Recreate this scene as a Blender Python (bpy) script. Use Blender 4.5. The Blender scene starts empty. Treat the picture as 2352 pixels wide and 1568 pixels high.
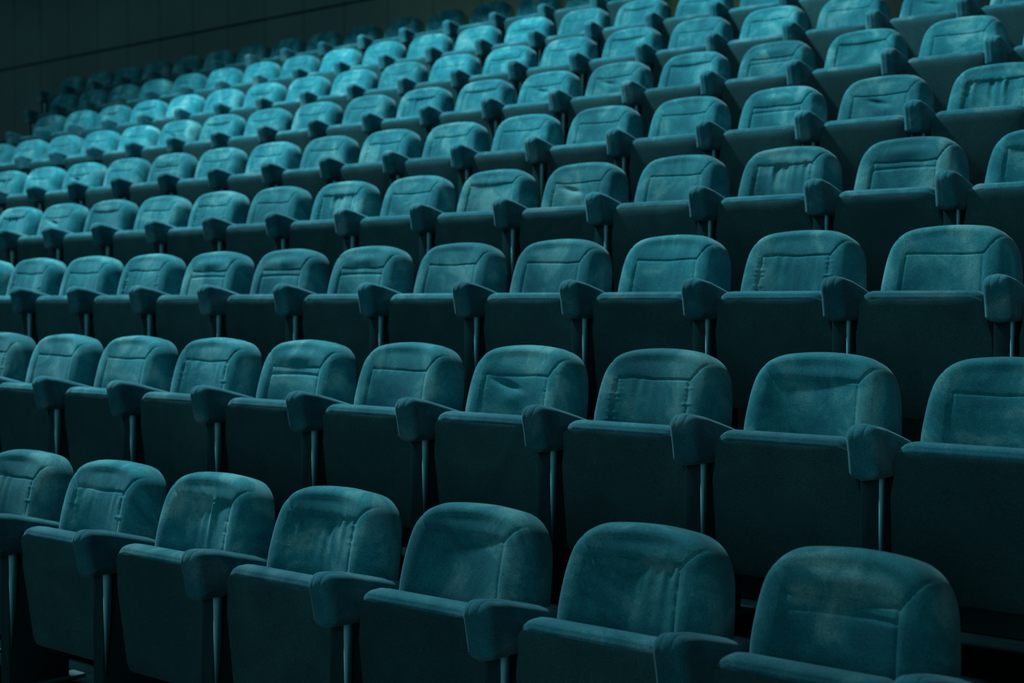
import bpy, bmesh, math, random
import numpy as np
from mathutils import Vector, Matrix, Euler

random.seed(7)
scene = bpy.context.scene
COL = scene.collection
PI = math.pi

# ------------------------------------------------------------------ layout
# X runs along the rows (to the right), Y runs back from the stage, Z is up, the lens is the origin.
# For each row: X of one armrest, Y of the armrest fronts, Z of the armrest tops.
ROWS = [(-3.929, 2.541, -0.714), (-5.557, 3.407, -0.316), (-7.187, 4.279, 0.089), (-8.274, 5.159, 0.501),
        (-9.901, 6.044, 0.911), (-11.530, 6.924, 1.322), (-12.589, 7.797, 1.725), (-12.549, 8.654, 2.130),
        (-13.680, 9.508, 2.547)]
PITCH = 0.55
ARM_H = 0.62                      # armrest top above its tier
LAST_SEAT_LEFT = {0: -2, 1: -2, 2: -2, 3: -2, 4: -2, 5: -2, 6: -1, 7: -3, 8: -3}   # where each row starts on the left
LAST_SEAT_RIGHT = {0: 4, 1: 7, 2: 10, 3: 11, 4: 14, 5: 16, 6: 17, 7: 14, 8: 12}
YAW, PITCH_CAM, FPX = -0.69321, -0.02709, 3267.0

# ------------------------------------------------------------------ materials
def new_mat(name):
    m = bpy.data.materials.new(name); m.use_nodes = True
    nt = m.node_tree; nt.nodes.clear()
    out = nt.nodes.new('ShaderNodeOutputMaterial')
    b = nt.nodes.new('ShaderNodeBsdfPrincipled')
    nt.links.new(b.outputs[0], out.inputs[0])
    return m, nt, b

def N(nt, t, **kw):
    n = nt.nodes.new(t)
    for k, v in kw.items(): setattr(n, k, v)
    return n

def velvet(name, dark, mid, pale, sheen=0.5, tint=(0.45, 0.75, 0.85, 1), bump=0.25, seedshift=0.0):
    """Napped fabric: brushed patches of lighter and darker pile, fine weave."""
    m, nt, b = new_mat(name)
    tc = N(nt, 'ShaderNodeTexCoord'); oi = N(nt, 'ShaderNodeObjectInfo')
    mul = N(nt, 'ShaderNodeMath', operation='MULTIPLY'); mul.inputs[1].default_value = 37.0
    nt.links.new(oi.outputs['Random'], mul.inputs[0])
    cmb = N(nt, 'ShaderNodeCombineXYZ')
    for i in range(3): nt.links.new(mul.outputs[0], cmb.inputs[i])
    add = N(nt, 'ShaderNodeVectorMath', operation='ADD')
    nt.links.new(tc.outputs['Object'], add.inputs[0]); nt.links.new(cmb.outputs[0], add.inputs[1])
    n1 = N(nt, 'ShaderNodeTexNoise'); n1.inputs['Scale'].default_value = 6.0
    n1.inputs['Detail'].default_value = 4; n1.inputs['Roughness'].default_value = 0.62; n1.inputs['Distortion'].default_value = 0.6
    nt.links.new(add.outputs[0], n1.inputs['Vector'])
    ramp = N(nt, 'ShaderNodeValToRGB')
    ramp.color_ramp.elements[0].position = 0.36; ramp.color_ramp.elements[0].color = (*dark, 1)
    ramp.color_ramp.elements[1].position = 0.69; ramp.color_ramp.elements[1].color = (*pale, 1)
    e = ramp.color_ramp.elements.new(0.52); e.color = (*mid, 1)
    nt.links.new(n1.outputs['Fac'], ramp.inputs[0])
    n2 = N(nt, 'ShaderNodeTexNoise'); n2.inputs['Scale'].default_value = 300.0; n2.inputs['Detail'].default_value = 4; n2.inputs['Roughness'].default_value = 0.7
    nt.links.new(add.outputs[0], n2.inputs['Vector'])
    mr = N(nt, 'ShaderNodeMapRange'); mr.inputs['From Min'].default_value = 0.3; mr.inputs['From Max'].default_value = 0.7
    mr.inputs['To Min'].default_value = 0.50; mr.inputs['To Max'].default_value = 1.50
    # seats faded to different degrees
    fr = N(nt, 'ShaderNodeMath', operation='MULTIPLY'); fr.inputs[1].default_value = 7.31
    fc = N(nt, 'ShaderNodeMath', operation='FRACT')
    nt.links.new(oi.outputs['Random'], fr.inputs[0]); nt.links.new(fr.outputs[0], fc.inputs[0])
    fm = N(nt, 'ShaderNodeMapRange'); fm.inputs['To Min'].default_value = 0.82; fm.inputs['To Max'].default_value = 1.18
    nt.links.new(fc.outputs[0], fm.inputs['Value'])
    mm = N(nt, 'ShaderNodeMath', operation='MULTIPLY')
    nt.links.new(mr.outputs[0], mm.inputs[0]); nt.links.new(fm.outputs[0], mm.inputs[1])
    nt.links.new(n2.outputs['Fac'], mr.inputs['Value'])
    sc = N(nt, 'ShaderNodeVectorMath', operation='SCALE')
    nt.links.new(ramp.outputs[0], sc.inputs[0]); nt.links.new(mm.outputs[0], sc.inputs['Scale'])
    nt.links.new(sc.outputs[0], b.inputs['Base Color'])
    bp = N(nt, 'ShaderNodeBump'); bp.inputs['Strength'].default_value = bump; bp.inputs['Distance'].default_value = 0.002
    nt.links.new(n2.outputs['Fac'], bp.inputs['Height'])
    nt.links.new(bp.outputs[0], b.inputs['Normal'])
    b.inputs['Roughness'].default_value = 0.9
    b.inputs['Specular IOR Level'].default_value = 0.15
    b.inputs['Sheen Weight'].default_value = sheen
    b.inputs['Sheen Roughness'].default_value = 0.45
    b.inputs['Sheen Tint'].default_value = tint
    return m

def plain(name, col, rough=0.8, spec=0.2, var=0.25, scale=3.0):
    m, nt, b = new_mat(name)
    tc = N(nt, 'ShaderNodeTexCoord')
    n1 = N(nt, 'ShaderNodeTexNoise'); n1.inputs['Scale'].default_value = scale; n1.inputs['Detail'].default_value = 5
    nt.links.new(tc.outputs['Object'], n1.inputs['Vector'])
    mr = N(nt, 'ShaderNodeMapRange'); mr.inputs['To Min'].default_value = 1 - var; mr.inputs['To Max'].default_value = 1 + var
    mr.inputs['From Min'].default_value = 0.3; mr.inputs['From Max'].default_value = 0.7
    nt.links.new(n1.outputs['Fac'], mr.inputs['Value'])
    sc = N(nt, 'ShaderNodeVectorMath', operation='SCALE'); sc.inputs[0].default_value = col
    nt.links.new(mr.outputs[0], sc.inputs['Scale'])
    nt.links.new(sc.outputs[0], b.inputs['Base Color'])
    b.inputs['Roughness'].default_value = rough; b.inputs['Specular IOR Level'].default_value = spec
    return m

M_VELVET = velvet('teal_velvet', (0.003, 0.096, 0.132), (0.010, 0.148, 0.186), (0.085, 0.255, 0.280), sheen=0.22)
M_ARM = velvet('teal_velvet_arm', (0.004, 0.080, 0.112), (0.010, 0.112, 0.148), (0.065, 0.172, 0.200), sheen=0.22)
M_PAN = velvet('dark_pan_cloth', (0.010, 0.050, 0.059), (0.012, 0.058, 0.067), (0.015, 0.067, 0.077), sheen=0.0)
M_SHELL = plain('dark_shell', (0.009, 0.034, 0.041), 0.95, 0.0)
M_POST = plain('pale_teal_paint', (0.18, 0.52, 0.62), 0.9, 0.0)
M_FOOT = plain('dark_metal', (0.03, 0.07, 0.08), 0.6, 0.3)
M_CARPET = plain('dark_carpet', (0.003, 0.011, 0.013), 0.95, 0.0, 0.3, 8.0)
M_RISER = plain('riser_lifted', (0.016, 0.062, 0.072), 0.95, 0.0)  # lighter than the carpet, brightening the shaded riser faces by colour
M_WALL = plain('dark_green_board', (0.042, 0.092, 0.096), 0.8, 0.1, 0.10, 1.3)
M_WALLGAP = plain('board_joint', (0.012, 0.036, 0.038), 0.9, 0.05)
M_SIDE = plain('side_wall', (0.03, 0.085, 0.095), 0.9, 0.05)

# ------------------------------------------------------------------ mesh helpers
def mesh_obj(name, verts, faces, mat, parent=None, smooth=True):
    me = bpy.data.meshes.new(name)
    me.from_pydata([tuple(v) for v in verts], [], faces)
    me.materials.append(mat)
    if smooth: me.polygons.foreach_set('use_smooth', [True] * len(me.polygons))
    me.update()
    o = bpy.data.objects.new(name, me); COL.objects.link(o)
    if parent: o.parent = parent
    return o

def bm_obj(name, bm, mat, parent=None, smooth=True):
    bmesh.ops.recalc_face_normals(bm, faces=bm.faces)
    me = bpy.data.meshes.new(name); bm.to_mesh(me); bm.free()
    me.materials.append(mat)
    if smooth: me.polygons.foreach_set('use_smooth', [True] * len(me.polygons))
    o = bpy.data.objects.new(name, me); COL.objects.link(o)
    if parent: o.parent = parent
    return o

def box(bm, x0, x1, y0, y1, z0, z1, bev=0.0, seg=2):
    vs = [bm.verts.new((x, y, z)) for x in (x0, x1) for y in (y0, y1) for z in (z0, z1)]
    f = [(0, 1, 3, 2), (4, 6, 7, 5), (0, 4, 5, 1), (2, 3, 7, 6), (0, 2, 6, 4), (1, 5, 7, 3)]
    fs = [bm.faces.new([vs[i] for i in q]) for q in f]
    if bev > 0:
        es = {e for q in fs for e in q.edges}
        bmesh.ops.bevel(bm, geom=list(es), offset=bev, segments=seg, profile=0.5, affect='EDGES')

def arc_corner(cx, cz, r, a0, a1, n):
    return [(cx + r * math.cos(a0 + (a1 - a0) * k / n), cz + r * math.sin(a0 + (a1 - a0) * k / n)) for k in range(n + 1)]

def resample(poly, spacing):
    """Evenly re-walk a closed polygon; spacing is a function of z."""
    pts = np.array(poly); pts = np.vstack([pts, pts[:1]])
    out = []
    for a, b in zip(pts[:-1], pts[1:]):
        L = np.hypot(*(b - a)); n = max(1, int(round(L / spacing((a[1] + b[1]) / 2))))
        for k in range(n): out.append(a + (b - a) * k / n)
    return np.array(out)

def inset_dist(P, poly):
    """Distance of points P (n,2) to the closed polygon's boundary."""
    a = poly; b = np.roll(poly, -1, axis=0); d = b - a
    best = np.full(len(P), 1e9)
    for i in range(len(a)):
        t = np.clip(((P - a[i]) @ d[i]) / max(d[i] @ d[i], 1e-12), 0, 1)
        q = P - (a[i] + t[:, None] * d[i])
        best = np.minimum(best, np.hypot(q[:, 0], q[:, 1]))
    return best

def cushion(outline, centre, fillet, depth, height, n_in, back_fillet=0.015, crown=None):
    """A padded slab: the front is a height field over the outline (towards -Y), the sides and the back are closed."""
    n = len(outline); c = np.array(centre)
    # rings by share of the way to the centre; dense at the rim
    half = 0.23
    rs = [0.0, 0.003, 0.007, 0.012, 0.018, 0.025, 0.033, 0.042, 0.052]
    rs = [r / half * fillet / 0.045 * (1.4 if crown else 1.0) for r in rs]
    last = rs[-1]
    rs += [last + (0.97 - last) * (k + 1) / n_in for k in range(n_in)]
    verts, faces = [], []
    for s in rs:
        P = outline + (c - outline) * s
        d = inset_dist(P, outline) if s > 0 else np.zeros(n)
        if crown:
            q = lambda t: np.sqrt(np.maximum(1 - (1 - np.clip(t, 0, 1)) ** 2, 0))
            y = -crown[0] * q(d / fillet) * (1 - crown[1] + crown[1] * q((crown[2] - np.abs(P[:, 0])) / crown[3])) - height(P[:, 0], P[:, 1], d)
        else:
            dd = np.clip(d, 0, fillet)
            y = -np.sqrt(np.maximum(fillet ** 2 - (fillet - dd) ** 2, 0)) - height(P[:, 0], P[:, 1], d)
        verts += [(p[0], yy, p[1]) for p, yy in zip(P, y)]
    for k in range(len(rs) - 1):
        for i in range(n):
            j = (i + 1) % n
            faces.append((k * n + i, k * n + j, (k + 1) * n + j, (k + 1) * n + i))
    k = (len(rs) - 1) * n
    m = np.mean(np.array(verts[k:k + n]), axis=0); verts.append(tuple(m)); ci = len(verts) - 1
    for i in range(n): faces.append((k + i, k + (i + 1) % n, ci))
    # side wall and back
    prev = 0
    for k in range(7):
        a = PI / 2 * k / 6
        s, y = back_fillet * (1 - math.cos(a)) / half, depth - back_fillet * (1 - math.sin(a))
        P = outline + (c - outline) * s
        b0 = len(verts); verts += [(p[0], y, p[1]) for p in P]
        for i in range(n):
            j = (i + 1) % n
            faces.append((prev + j, prev + i, b0 + i, b0 + j))
        prev = b0
    faces.append(tuple(prev + i for i in range(n)))
    return verts, faces

# ------------------------------------------------------------------ the backrest and its ways of creasing
ZB = -0.47
def back_outline():
    r = 0.116; top = 0.172
    def hw(z): return 0.236 - 0.13 * max(0.0, z + 0.05) if z > -0.05 else 0.236 - 0.03 * max(0.0, -0.25 - z)
    w1 = hw(top - r)
    right = [(hw(z), z) for z in np.linspace(ZB + 0.06, top - r - 0.004, 60)]
    arc = arc_corner(w1 - r - 0.002, top - r, r, 0.0, PI / 2, 26)
    arc = [(x, z - 0.006 * ((x - (w1 - r)) / r) ** 2 if x > w1 - r else z) for x, z in arc]
    topline = [(x, top + 0.007 * (1 - (x / (w1 - r)) ** 2)) for x in np.linspace(w1 - r, -(w1 - r), 40)[1:-1]]
    left = [(-x, z) for x, z in reversed(right)]
    larc = [(-x, z) for x, z in reversed(arc)]
    wb = right[0][0]
    bl = arc_corner(-(wb - 0.055), ZB + 0.055, 0.055, PI, 1.5 * PI, 6)
    br = arc_corner(wb - 0.055, ZB + 0.055, 0.055, 1.5 * PI, 2 * PI, 6)
    P = resample(right + arc + topline + larc + left + bl[1:] + br[:-1], lambda z: 0.003)
    for _ in range(60): P = 0.5 * P + 0.25 * (np.roll(P, 1, 0) + np.roll(P, -1, 0))
    L = np.concatenate([[0], np.cumsum(np.hypot(*(np.vstack([P[1:], P[:1]]) - P).T))])
    u = [0.0]                               # walk the rim: fine where it shows, coarser low down, the step changing gently
    while u[-1] < L[-1]:
        z = np.interp(u[-1], L[:-1], P[:, 1]); u.append(u[-1] + 0.0042 + 0.010 * min(1.0, max(0.0, (-0.12 - z) / 0.12)))
    u = np.array(u[:-1]) * 1.0
    Q = np.vstack([P, P[:1]])
    return np.stack([np.interp(u, L, Q[:, 0]), np.interp(u, L, Q[:, 1])], 1)

def seg_dist(x, z, a, b):
    ax, az = a; bx, bz = b; dx, dz = bx - ax, bz - az
    t = np.clip(((x - ax) * dx + (z - az) * dz) / (dx * dx + dz * dz), 0, 1)
    return np.hypot(x - ax - t * dx, z - az - t * dz), t

def smooth_noise(rng, lo, hi, n):
    xs = np.linspace(lo, hi, n); ys = rng.normal(0, 1, n)
    def f(x):
        u = np.clip((x - lo) / (hi - lo) * (n - 1), 0, n - 1.001); i = u.astype(int); t = u - i; t = t * t * (3 - 2 * t)
        return ys[i] * (1 - t) + ys[i + 1] * t
    return f

def back_height(kind, seed):
    """Seams, padding and creases as real relief (towards the front)."""
    rng = np.random.default_rng(seed)
    deep = {'flat': 0.0045, 'pleated': 0.005, 'inset': 0.004, 'dented': 0.0045, 'puckered': 0.005, 'puffed': 0.0055}[kind]
    zs = {'flat': 0.062, 'pleated': 0.078, 'inset': 0.082, 'dented': 0.060, 'puckered': 0.066, 'puffed': 0.056}[kind]
    pw = {'pleated': 0.128, 'inset': 0.135}.get(kind, 0.132)
    inset = {'pleated': 0.012, 'inset': 0.012, 'flat': 0.0, 'puckered': 0.001, 'dented': 0.001, 'puffed': 0.002}[kind]
    swell = {'pleated': 0.004, 'inset': 0.004, 'flat': 0.0025, 'puckered': 0.0032, 'dented': 0.003, 'puffed': 0.004}[kind]
    pl = smooth_noise(rng, -0.14, 0.14, 15); pk = smooth_noise(rng, -0.40, 0.1, 62); wob = smooth_noise(rng, -0.3, 0.3, 9)
    nx, nz = rng.uniform(-0.05, 0.05), rng.uniform(-0.02, 0.02)
    def h(x, z, d):
        zl = zs + 0.0018 * wob(x)
        sx = np.abs(x)
        edge = lambda zz: pw + 0.05 * np.clip(zs - zz, 0, 0.5)
        d_h = np.where(sx < pw, np.abs(z - zl), np.hypot(sx - pw, z - zl))
        d_v = np.where(z < zs, np.abs(sx - edge(z)), np.hypot(sx - pw, z - zs))
        d_d, _ = seg_dist(sx, z, (pw, zs - 0.004), (0.196, 0.142))
        seam = np.minimum(np.minimum(d_h, d_v * 2.2), d_d)
        # dished between the side bolsters, top leaning further back than the small of the back
        out = 0.004 * np.clip(d / 0.14, 0, 1) ** 0.8
        out += 0.016 * (np.clip(sx / 0.150, 0, 1) ** 2 - 1) * np.clip(d / 0.05, 0, 1)
        out += -0.50 * np.clip(z - 0.02, -0.14, 0.2) ** 2 - 0.10 * np.clip(-0.12 - z, 0, 1)
        # padding swells away from the seams
        out += swell * (1 - np.exp(-seam / 0.022)) * np.clip(d / 0.03, 0, 1)
        g = np.exp(-(d_h / 0.0026) ** 2) + 0.8 * np.exp(-(d_d / 0.0026) ** 2) + 0.20 * np.exp(-(d_v / 0.0026) ** 2)
        out -= deep * np.clip(g, 0, 1.2) * np.clip(d / 0.02, 0, 1)
        # the middle panel sits lower than its frame
        inside = 1 / (1 + np.exp(-(edge(z) - sx) / 0.018)) / (1 + np.exp(-(zl - z) / 0.006))
        out -= inset * inside
        # edge seam of the front cover
        out -= 0.0022 * np.exp(-((d - 0.009) / 0.0022) ** 2)
        if kind in ('pleated', 'puckered'):
            amp = 0.0048 if kind == 'pleated' else 0.0014
            out += amp * pl(x) * np.exp(-np.clip(zl - z, 0, 1) / 0.055) * inside
        if kind in ('puckered', 'pleated', 'inset', 'dented'):
            amp = {'puckered': 0.0013, 'pleated': 0.0007, 'inset': 0.0004, 'dented': 0.0005}[kind]
            out += amp * pk(z + 0.011 * np.sign(x)) * (0.5 + 0.5 * wob(6 * z)).clip(0, 1.3) * np.exp(-(d_v / 0.016) ** 2) * (z < zs)
        if kind == 'dented':
            out -= 0.012 * np.exp(-(((x - nx) / 0.055) ** 2 + ((z - zs + 0.035 + 0.25 * (x - nx)) / 0.012) ** 2))
            out += 0.006 * np.exp(-(((x - nx - 0.03) / 0.05) ** 2 + ((z - zs + 0.075) / 0.03) ** 2))
        if kind == 'puffed':
            out += 0.010 * np.exp(-((x / 0.10) ** 2 + ((z - zs - 0.045) / 0.030) ** 2))
            out -= 0.004 * np.exp(-((z - zs + 0.030 + 0.4 * (x * x - 0.01)) / 0.006) ** 2) * (sx < pw)
        return out
    return h

RECLINE = math.radians(15.5)
OUT = back_outline()
BACKS = {}
def backrest_mesh(kind, seed):
    v, f = cushion(OUT, (0.0, -0.06), 0.034, 0.060, back_height(kind, seed), 62, crown=(0.064, 0.72, 0.238, 0.080))
    me = bpy.data.meshes.new('backrest')
    me.from_pydata([tuple(p) for p in v], [], f)
    me.materials.append(M_VELVET)
    me.polygons.foreach_set('use_smooth', [True] * len(me.polygons)); me.update()
    bm = bmesh.new(); bm.from_mesh(me); bmesh.ops.recalc_face_normals(bm, faces=bm.faces); bm.to_mesh(me); bm.free()
    return me
for kind, seeds in (('flat', (1, 2)), ('pleated', (3, 4, 12)), ('inset', (5,)), ('dented', (6, 7)), ('puckered', (8, 9)), ('puffed', (10, 11))):
    BACKS[kind] = [backrest_mesh(kind, s) for s in seeds]

# ------------------------------------------------------------------ one seat: origin on the tier under its own armrest's front
TILT = math.radians(9)
CX = 0.320                          # middle of the seat along the row
def make_seat():
    root = bpy.data.objects.new('theatre_seat', None); COL.objects.link(root)
    root.empty_display_size = 0.2
    # backrest: hinge of its recline at armrest height
    b = bpy.data.objects.new('backrest', BACKS['flat'][0]); COL.objects.link(b); b.parent = root
    b.location = (CX, 0.318, ARM_H); b.rotation_euler = (-RECLINE, 0, 0)
    # hard shell behind the padding
    bm = bmesh.new()
    pts = OUT * np.array([0.93, 0.95]) + np.array([0, -0.006])
    pts = pts[::4]
    lo = [bm.verts.new((p[0], 0.0585, p[1])) for p in pts]; hi = [bm.verts.new((p[0], 0.072, p[1])) for p in pts]
    bm.faces.new(lo); bm.faces.new(hi)
    for i in range(len(pts)):
        j = (i + 1) % len(pts); bm.faces.new((lo[i], lo[j], hi[j], hi[i]))
    sh = bm_obj('back_shell', bm, M_SHELL, root, smooth=False)
    sh.location = b.location; sh.rotation_euler = b.rotation_euler
    # folded seat cushion (its front edge is on top)
    r = 0.045; w = 0.213; top = 0.0; bot = -0.42
    o = [(w, bot + 0.03)] + arc_corner(w - r, top - r, r, 0, PI / 2, 8) + arc_corner(-(w - r), top - r, r, PI / 2, PI, 8) + \
        arc_corner(-(w - 0.03), bot + 0.03, 0.03, PI, 1.5 * PI, 4) + arc_corner(w - 0.03, bot + 0.03, 0.03, 1.5 * PI, 2 * PI, 4)[:-1]
    o = resample(o, lambda z: 0.012)
    wv = smooth_noise(np.random.default_rng(21), -0.25, 0.25, 12)
    def hh(x, z, d):
        return 0.006 * np.clip(d / 0.08, 0, 1) - 0.0020 * np.exp(-((d - 0.010) / 0.0025) ** 2) + 0.0006 * wv(x)
    v, f = cushion(o, (0, -0.2), 0.022, 0.088, hh, 14, 0.082)
    s = mesh_obj('seat_cushion', v, f, M_ARM, root)
    bm = bmesh.new(); bm.from_mesh(s.data); bmesh.ops.recalc_face_normals(bm, faces=bm.faces); bm.to_mesh(s.data); bm.free()
    s.location = (CX - 0.012, 0.125, ARM_H - 0.050); s.rotation_euler = (TILT, 0, 0)
    # dark cloth-covered pan on the underside, rounded like the cushion, its upper hem a little uneven
    q = []
    w2 = w + 0.004
    for x in np.linspace(w2 - 0.03, -(w2 - 0.03), 30): q.append((x, top - 0.020 + 0.0022 * float(wv(np.array([x]))[0])))
    q += arc_corner(-(w2 - 0.03), top - 0.052, 0.03, PI / 2, PI, 6)[1:]
    q += arc_corner(-(w2 - 0.03), bot + 0.027, 0.03, PI, 1.5 * PI, 4) + arc_corner(w2 - 0.03, bot + 0.027, 0.03, 1.5 * PI, 2 * PI, 4)
    q += arc_corner(w2 - 0.03, top - 0.052, 0.03, 0, PI / 2, 6)[:-1]
    q = resample(q, lambda z: 0.012)
    q[:, 0] += np.sign(q[:, 0]) * (0.014 * np.clip((-0.08 - q[:, 1]) / 0.06, 0, 1) + 0.010 * np.clip((-0.12 - q[:, 1]) / 0.3, 0, 1))
    def ph(x, z, d): return 0.008 * np.clip(1 - (x / w2) ** 4, 0, 1) * np.clip(1 - ((z + 0.22) / 0.21) ** 2, 0, 1) + 0.004 * np.clip(d / 0.02, 0, 1)
    v, f = cushion(q, (0, -0.2), 0.004, 0.075, ph, 10, 0.004)
    p = mesh_obj('seat_pan', v, f, M_PAN, root)
    bm = bmesh.new(); bm.from_mesh(p.data); bmesh.ops.recalc_face_normals(bm, faces=bm.faces); bm.to_mesh(p.data); bm.free()
    p['label'] = 'dark cloth underside of the folded seat'
    p.location = s.location; p.rotation_euler = (TILT, 0, 0)
    # shift the pan out to the cushion's flat face
    p.data.transform(Matrix.Translation((0, -0.0190, 0)))
    # armrest: padded block, blunt front, top falling gently to the back
    prof = arc_corner(0.040, -0.127, 0.020, 1.5 * PI, PI + 0.15, 6) + \
        [(0.011, -0.080)] + arc_corner(0.036, -0.036, 0.034, PI + 0.15, PI / 2 - 0.16, 14) + \
        [(0.10, -0.012), (0.20, -0.038), (0.315, -0.070), (0.318, -0.145)]
    prof += [(0.20, -0.147), (0.10, -0.149)]
    prof = resample(prof, lambda z: 0.016)
    n = len(prof); c0 = prof.mean(axis=0)
    W = 0.086; verts = []; faces = []
    R_ = 0.026
    secs = []
    for k in range(7):
        a = PI / 2 * k / 6; secs.append((R_ * (1 - math.sin(a)) , R_ * (1 - math.cos(a))))
    # list of (x, inset): left cap out to the full section and back again
    xs = [(R_ * (1 - math.cos(a)), R_ * (1 - math.sin(a))) for a in np.linspace(0, PI / 2, 7)]
    xs = xs + [(0.0272, 0.0), (0.0285, 0.0020), (0.0298, 0.0), (0.033, -0.0015), (W / 2, -0.003), (W - 0.033, -0.0015), (W - 0.0298, 0.0), (W - 0.0285, 0.0020), (W - 0.0272, 0.0)] + [(W - x, i) for x, i in reversed(xs)]
    nrm = []
    for i in range(n):
        t = prof[(i + 1) % n] - prof[i - 1]; nn = np.array([t[1], -t[0]]); nn /= np.hypot(*nn)
        if nn @ (prof[i] - c0) > 0: nn = -nn
        nrm.append(nn)
    nrm = np.array(nrm)
    for x, ins in xs:
        P = prof + nrm * (ins if ins < 0.0025 and not 0.001 < ins < 0.0021 else ins * (np.clip(-nrm[:, 1:2], 0, 1) if 0.001 < ins < 0.0021 else 1.0))
        for q_ in P:
            taper = 1.0 - 0.22 * np.clip((q_[0] - 0.16) / 0.15, 0, 1)
            verts.append((W / 2 + (x - W / 2) * taper, q_[0], q_[1]))
    for k in range(len(xs) - 1):
        for i in range(n):
            j = (i + 1) % n; faces.append((k * n + i, k * n + j, (k + 1) * n + j, (k + 1) * n + i))
    faces.append(tuple(range(n))); faces.append(tuple((len(xs) - 1) * n + i for i in reversed(range(n))))
    a = mesh_obj('armrest', verts, faces, M_ARM, root)
    bm = bmesh.new(); bm.from_mesh(a.data); bmesh.ops.recalc_face_normals(bm, faces=bm.faces); bm.to_mesh(a.data); bm.free()
    a.location = (0, 0, ARM_H)
    # standard carrying armrest and seat, with a foot plate
    bm = bmesh.new(); box(bm, 0.012, 0.064, 0.078, 0.315, 0.012, ARM_H - 0.140, 0.005, 2)
    po = bm_obj('support_post', bm, M_SHELL, root)
    bm = bmesh.new(); 
    for q in ((0.0645, 0.0685),):
        tri = [(0.081, ARM_H - 0.143), (0.113, ARM_H - 0.143), (0.106, ARM_H - 0.30), (0.086, ARM_H - 0.47)]
        lo = [bm.verts.new((q[0], y, z)) for y, z in tri]; hi = [bm.verts.new((q[1], y, z)) for y, z in tri]
        bm.faces.new(lo); bm.faces.new(hi)
        for i in range(4): bm.faces.new((lo[i], lo[(i + 1) % 4], hi[(i + 1) % 4], hi[i]))
    sp = bm_obj('side_plate', bm, M_POST, po); sp['label'] = 'pale painted metal side plate'
    bm = bmesh.new(); box(bm, 0.006, 0.082, 0.10, 0.37, 0.0, 0.014, 0.004, 2)
    bm_obj('foot_plate', bm, M_FOOT, po)
    return root

proto = make_seat()

def copy_tree(o, parent=None):
    c = o.copy(); COL.objects.link(c)
    if parent is not None: c.parent = parent
    for ch in [k for k in o.children]: copy_tree(ch, c)
    return c

ORD = ['first', 'second', 'third', 'fourth', 'fifth', 'sixth', 'seventh', 'eighth', 'ninth', 'tenth', 'eleventh', 'twelfth',
       'thirteenth', 'fourteenth', 'fifteenth', 'sixteenth', 'seventeenth', 'eighteenth', 'nineteenth', 'twentieth']
ROWNAME = ['front row'] + [ORD[k] + ' row from front' for k in range(1, 8)] + ['rearmost row by the wall']
LOOKS = {'flat': '', 'pleated': 'with pleated back', 'inset': 'with sunken back panel', 'dented': 'with dented back', 'puckered': 'with puckered back', 'puffed': 'with puffed headrest'}
CUT_OFF = {(2, 10), (4, 14)}
# creasing of the nearer seats as the photo shows it: row -> {seat: (kind, which)}
SPECIAL = {0: {-2: ('puckered', 0), -1: ('puckered', 1), 0: ('pleated', 0), 1: ('pleated', 1), 2: ('inset', 0), 3: ('pleated', 2), 4: ('puffed', 1), 5: ('flat', 0)},
           1: {-1: ('flat', 0), 0: ('flat', 1), 1: ('puckered', 1), 2: ('puffed', 0), 3: ('flat', 0), 4: ('dented', 0), 5: ('puckered', 0), 6: ('inset', 0), 7: ('flat', 1)},
           2: {3: ('puffed', 0), 4: ('puffed', 1), 5: ('flat', 1), 6: ('flat', 0), 7: ('flat', 1), 8: ('puckered', 0), 9: ('flat', 0)},
           3: {9: ('pleated', 2)}, 5: {12: ('inset', 0)}}
first = True
SEATS = []
for r, (ox, dy, hz) in enumerate(ROWS):
    ids = list(range(LAST_SEAT_LEFT[r], LAST_SEAT_RIGHT[r] + 1))
    rng = random.Random(100 + r)
    for k, i in enumerate(ids):
        o = proto if first else copy_tree(proto)
        first = False
        o.location = (ox + PITCH * i, dy, hz - ARM_H)
        kind, w = SPECIAL.get(r, {}).get(i, (None, 0))
        if kind is None:
            kind = rng.choices(['flat', 'puckered', 'puffed', 'dented', 'inset', 'pleated'], [6, 2, 2, 1, 1, 1])[0]
            w = rng.randrange(len(BACKS[kind]))
        for ch in o.children:
            base = ch.name.split('.')[0]
            if base == 'backrest': ch.data = BACKS[kind][w]
        t = math.radians(rng.gauss(0, 0.9))
        for ch in o.children:
            base = ch.name.split('.')[0]
            if base in ('seat_cushion', 'seat_pan'): ch.rotation_euler = (TILT + t, 0, 0)
            if base in ('backrest', 'back_shell'): ch.rotation_euler = (-RECLINE + 0.25 * t, 0, 0)
        look = LOOKS[kind] if r < 2 else ''
        shown = [q for q in ids if (r, q) not in CUT_OFF]
        kk = ids.index(i); kr = len(shown) - 1 - kk
        rowname = ROWNAME[r]
        if (r, i) in CUT_OFF:
            o['label'] = 'teal velvet seat cut off at the right edge, only its armrest showing, ' + ORD[r] + ' row'
        else:
            if kk == 0: where = 'leftmost'
            elif kr == 0: where = 'rightmost'
            elif kk <= kr: where = ORD[kk] + ' from left'
            else: where = ORD[kr] + ' from right'
            o['label'] = 'teal velvet tip-up seat ' + look + (where if not look else ', ' + where).strip() + ' in ' + rowname
            o['label'] = o['label'].replace(' ,', ',')
        if i == ids[-1]:                # a second armrest closes the row
            for ch in list(o.children):
                if ch.name.split('.')[0] in ('armrest', 'support_post'):
                    c = copy_tree(ch, o); c.location.x += PITCH
        o['category'] = 'seat'
        o['group'] = 'tip-up theatre seats in stepped rows'
        SEATS.append(o)

# ------------------------------------------------------------------ the room
def structure(o):
    o['kind'] = 'structure'; return o

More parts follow.
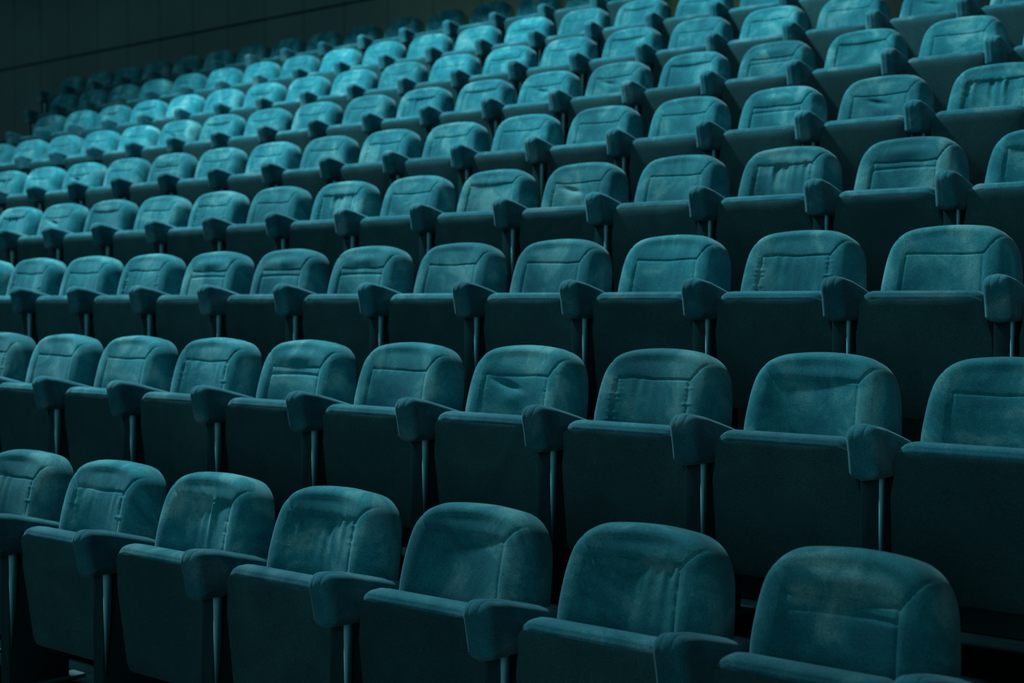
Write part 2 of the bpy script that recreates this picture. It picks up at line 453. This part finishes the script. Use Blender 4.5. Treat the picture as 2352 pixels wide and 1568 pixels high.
# stepped floor: one tier for each row
WALL_Y = 10.40; XL, XR = -19.0, 4.0
prof = []
z0 = ROWS[0][2] - ARM_H
prof.append((-1.5, z0))
for r in range(1, 9):
    y = ROWS[r][1] - 0.345; z = ROWS[r][2] - ARM_H
    prof.append((y, prof[-1][1])); prof.append((y, z))
prof.append((WALL_Y, prof[-1][1]))
bm = bmesh.new()
for (ya, za), (yb, zb) in zip(prof[:-1], prof[1:]):
    q = [bm.verts.new(p) for p in ((XL, ya, za), (XR, ya, za), (XR, yb, zb), (XL, yb, zb))]
    bm.faces.new(q)
q = [bm.verts.new(p) for p in ((XL, -1.5, z0 - 0.3), (XR, -1.5, z0 - 0.3), (XR, WALL_Y, z0 - 0.3), (XL, WALL_Y, z0 - 0.3))]
bm.faces.new(q)
bmesh.ops.remove_doubles(bm, verts=bm.verts, dist=1e-5)
fl = structure(bm_obj('floor', bm, M_CARPET, smooth=False))
fl.data.materials.append(M_RISER)
for p in fl.data.polygons:
    if abs(p.normal.z) < 0.5: p.material_index = 1        # risers given a lighter tone than the treads, lifting the shade there
# low ceiling over the rear of the stalls; the house light does not reach the wall and the last row beneath it
bm = bmesh.new(); box(bm, XL, XR, 8.0, WALL_Y + 0.1, 4.98, 5.20)
structure(bm_obj('ceiling', bm, M_SIDE, smooth=False))

# rear wall: boards with open joints
bm = bmesh.new()
JX, JZ, PW, G = -10.92, 3.125, 0.633, 0.010
zlev = [0.5, JZ - 1.25, JZ, JZ + 1.25, JZ + 2.5]
kx = range(int((XL - JX) / PW) - 1, int((XR - JX) / PW) + 1)
for za, zb in zip(zlev[:-1], zlev[1:]):
    for k in kx:
        xa, xb = JX + k * PW, JX + (k + 1) * PW
        xa, xb = max(xa, XL), min(xb, XR)
        if xb - xa < 0.05: continue
        box(bm, xa + G / 2, xb - G / 2, WALL_Y, WALL_Y + 0.02, za + 0.016, zb - 0.016)
wb = structure(bm_obj('wall_back', bm, M_WALL, smooth=False))
bm = bmesh.new(); box(bm, XL, XR, WALL_Y + 0.015, WALL_Y + 0.1, 0.3, JZ + 2.6)
structure(bm_obj('wall_back_joints', bm, M_WALLGAP, wb, smooth=False))
bm = bmesh.new(); box(bm, XL - 0.1, XL, -1.5, WALL_Y + 0.1, z0 - 0.3, JZ + 2.6)
structure(bm_obj('wall_left', bm, M_SIDE, smooth=False))

# ------------------------------------------------------------------ light
w = bpy.data.worlds.new('house_dark'); scene.world = w; w.use_nodes = True
bg = w.node_tree.nodes['Background']; bg.inputs[0].default_value = (0.22, 0.66, 0.76, 1); bg.inputs[1].default_value = 0.045

def sun(name, direction, strength, color, angle):
    l = bpy.data.lights.new(name, 'SUN'); l.energy = strength; l.color = color; l.angle = math.radians(angle)
    o = bpy.data.objects.new(name, l); COL.objects.link(o); o.location = (2, -6, 4)
    o.rotation_euler = Vector(direction).to_track_quat('-Z', 'Y').to_euler()
    return o
sun('front_fill', (-0.22, 0.95, -0.22), 0.54, (0.66, 0.97, 1.0), 40)  # soft fill added from the front to lift the dark parts, no real source

def spot(name, loc, target, power, color, size_deg, blend, radius):
    l = bpy.data.lights.new(name, 'SPOT'); l.energy = power; l.color = color
    l.spot_size = math.radians(size_deg); l.spot_blend = blend; l.shadow_soft_size = radius
    o = bpy.data.objects.new(name, l); COL.objects.link(o); o.location = loc
    o.rotation_euler = (Vector(target) - Vector(loc)).to_track_quat('-Z', 'Y').to_euler()
    return o
spot('house_spot', (-9.9, 4.5, 10.2), (-7.3, 6.9, 1.0), 11000, (0.62, 0.95, 0.98), 77, 0.75, 0.40)
l = bpy.data.lights.new('wall_tint_fill', 'AREA'); l.shape = 'RECTANGLE'; l.size = 5.0; l.size_y = 0.06   # fill strip added out of sight behind the rearmost row, to tint the wall
l.energy = 20; l.color = (0.66, 0.62, 0.22)
o = bpy.data.objects.new('wall_tint_fill', l); COL.objects.link(o); o.location = (-7.6, 10.16, 2.02)
o.rotation_euler = (PI - math.atan(0.30), 0, 0)     # long side along the wall, throwing light up onto it

# ------------------------------------------------------------------ camera
cam = bpy.data.cameras.new('camera'); co = bpy.data.objects.new('camera', cam); COL.objects.link(co)
cam.sensor_fit = 'HORIZONTAL'; cam.sensor_width = 36.0; cam.lens = FPX * 36.0 / 2352.0
f = Vector((math.sin(YAW) * math.cos(PITCH_CAM), math.cos(YAW) * math.cos(PITCH_CAM), math.sin(PITCH_CAM)))
co.location = (0, 0, 0); co.rotation_euler = f.to_track_quat('-Z', 'Y').to_euler()
cam.dof.use_dof = True; cam.dof.focus_distance = 4.15; cam.dof.aperture_fstop = 3.3
cam.clip_start = 0.05; cam.clip_end = 100
scene.camera = co

vs = scene.view_settings
scene.display_settings.display_device = 'sRGB'
vs.view_transform = 'Standard'; vs.look = 'None'; vs.exposure = 0.0; vs.gamma = 1.0; vs.use_curve_mapping = False
scene.cycles.use_denoising = False
scene.cycles.sample_clamp_direct = 4.0
scene.cycles.sample_clamp_indirect = 2.0
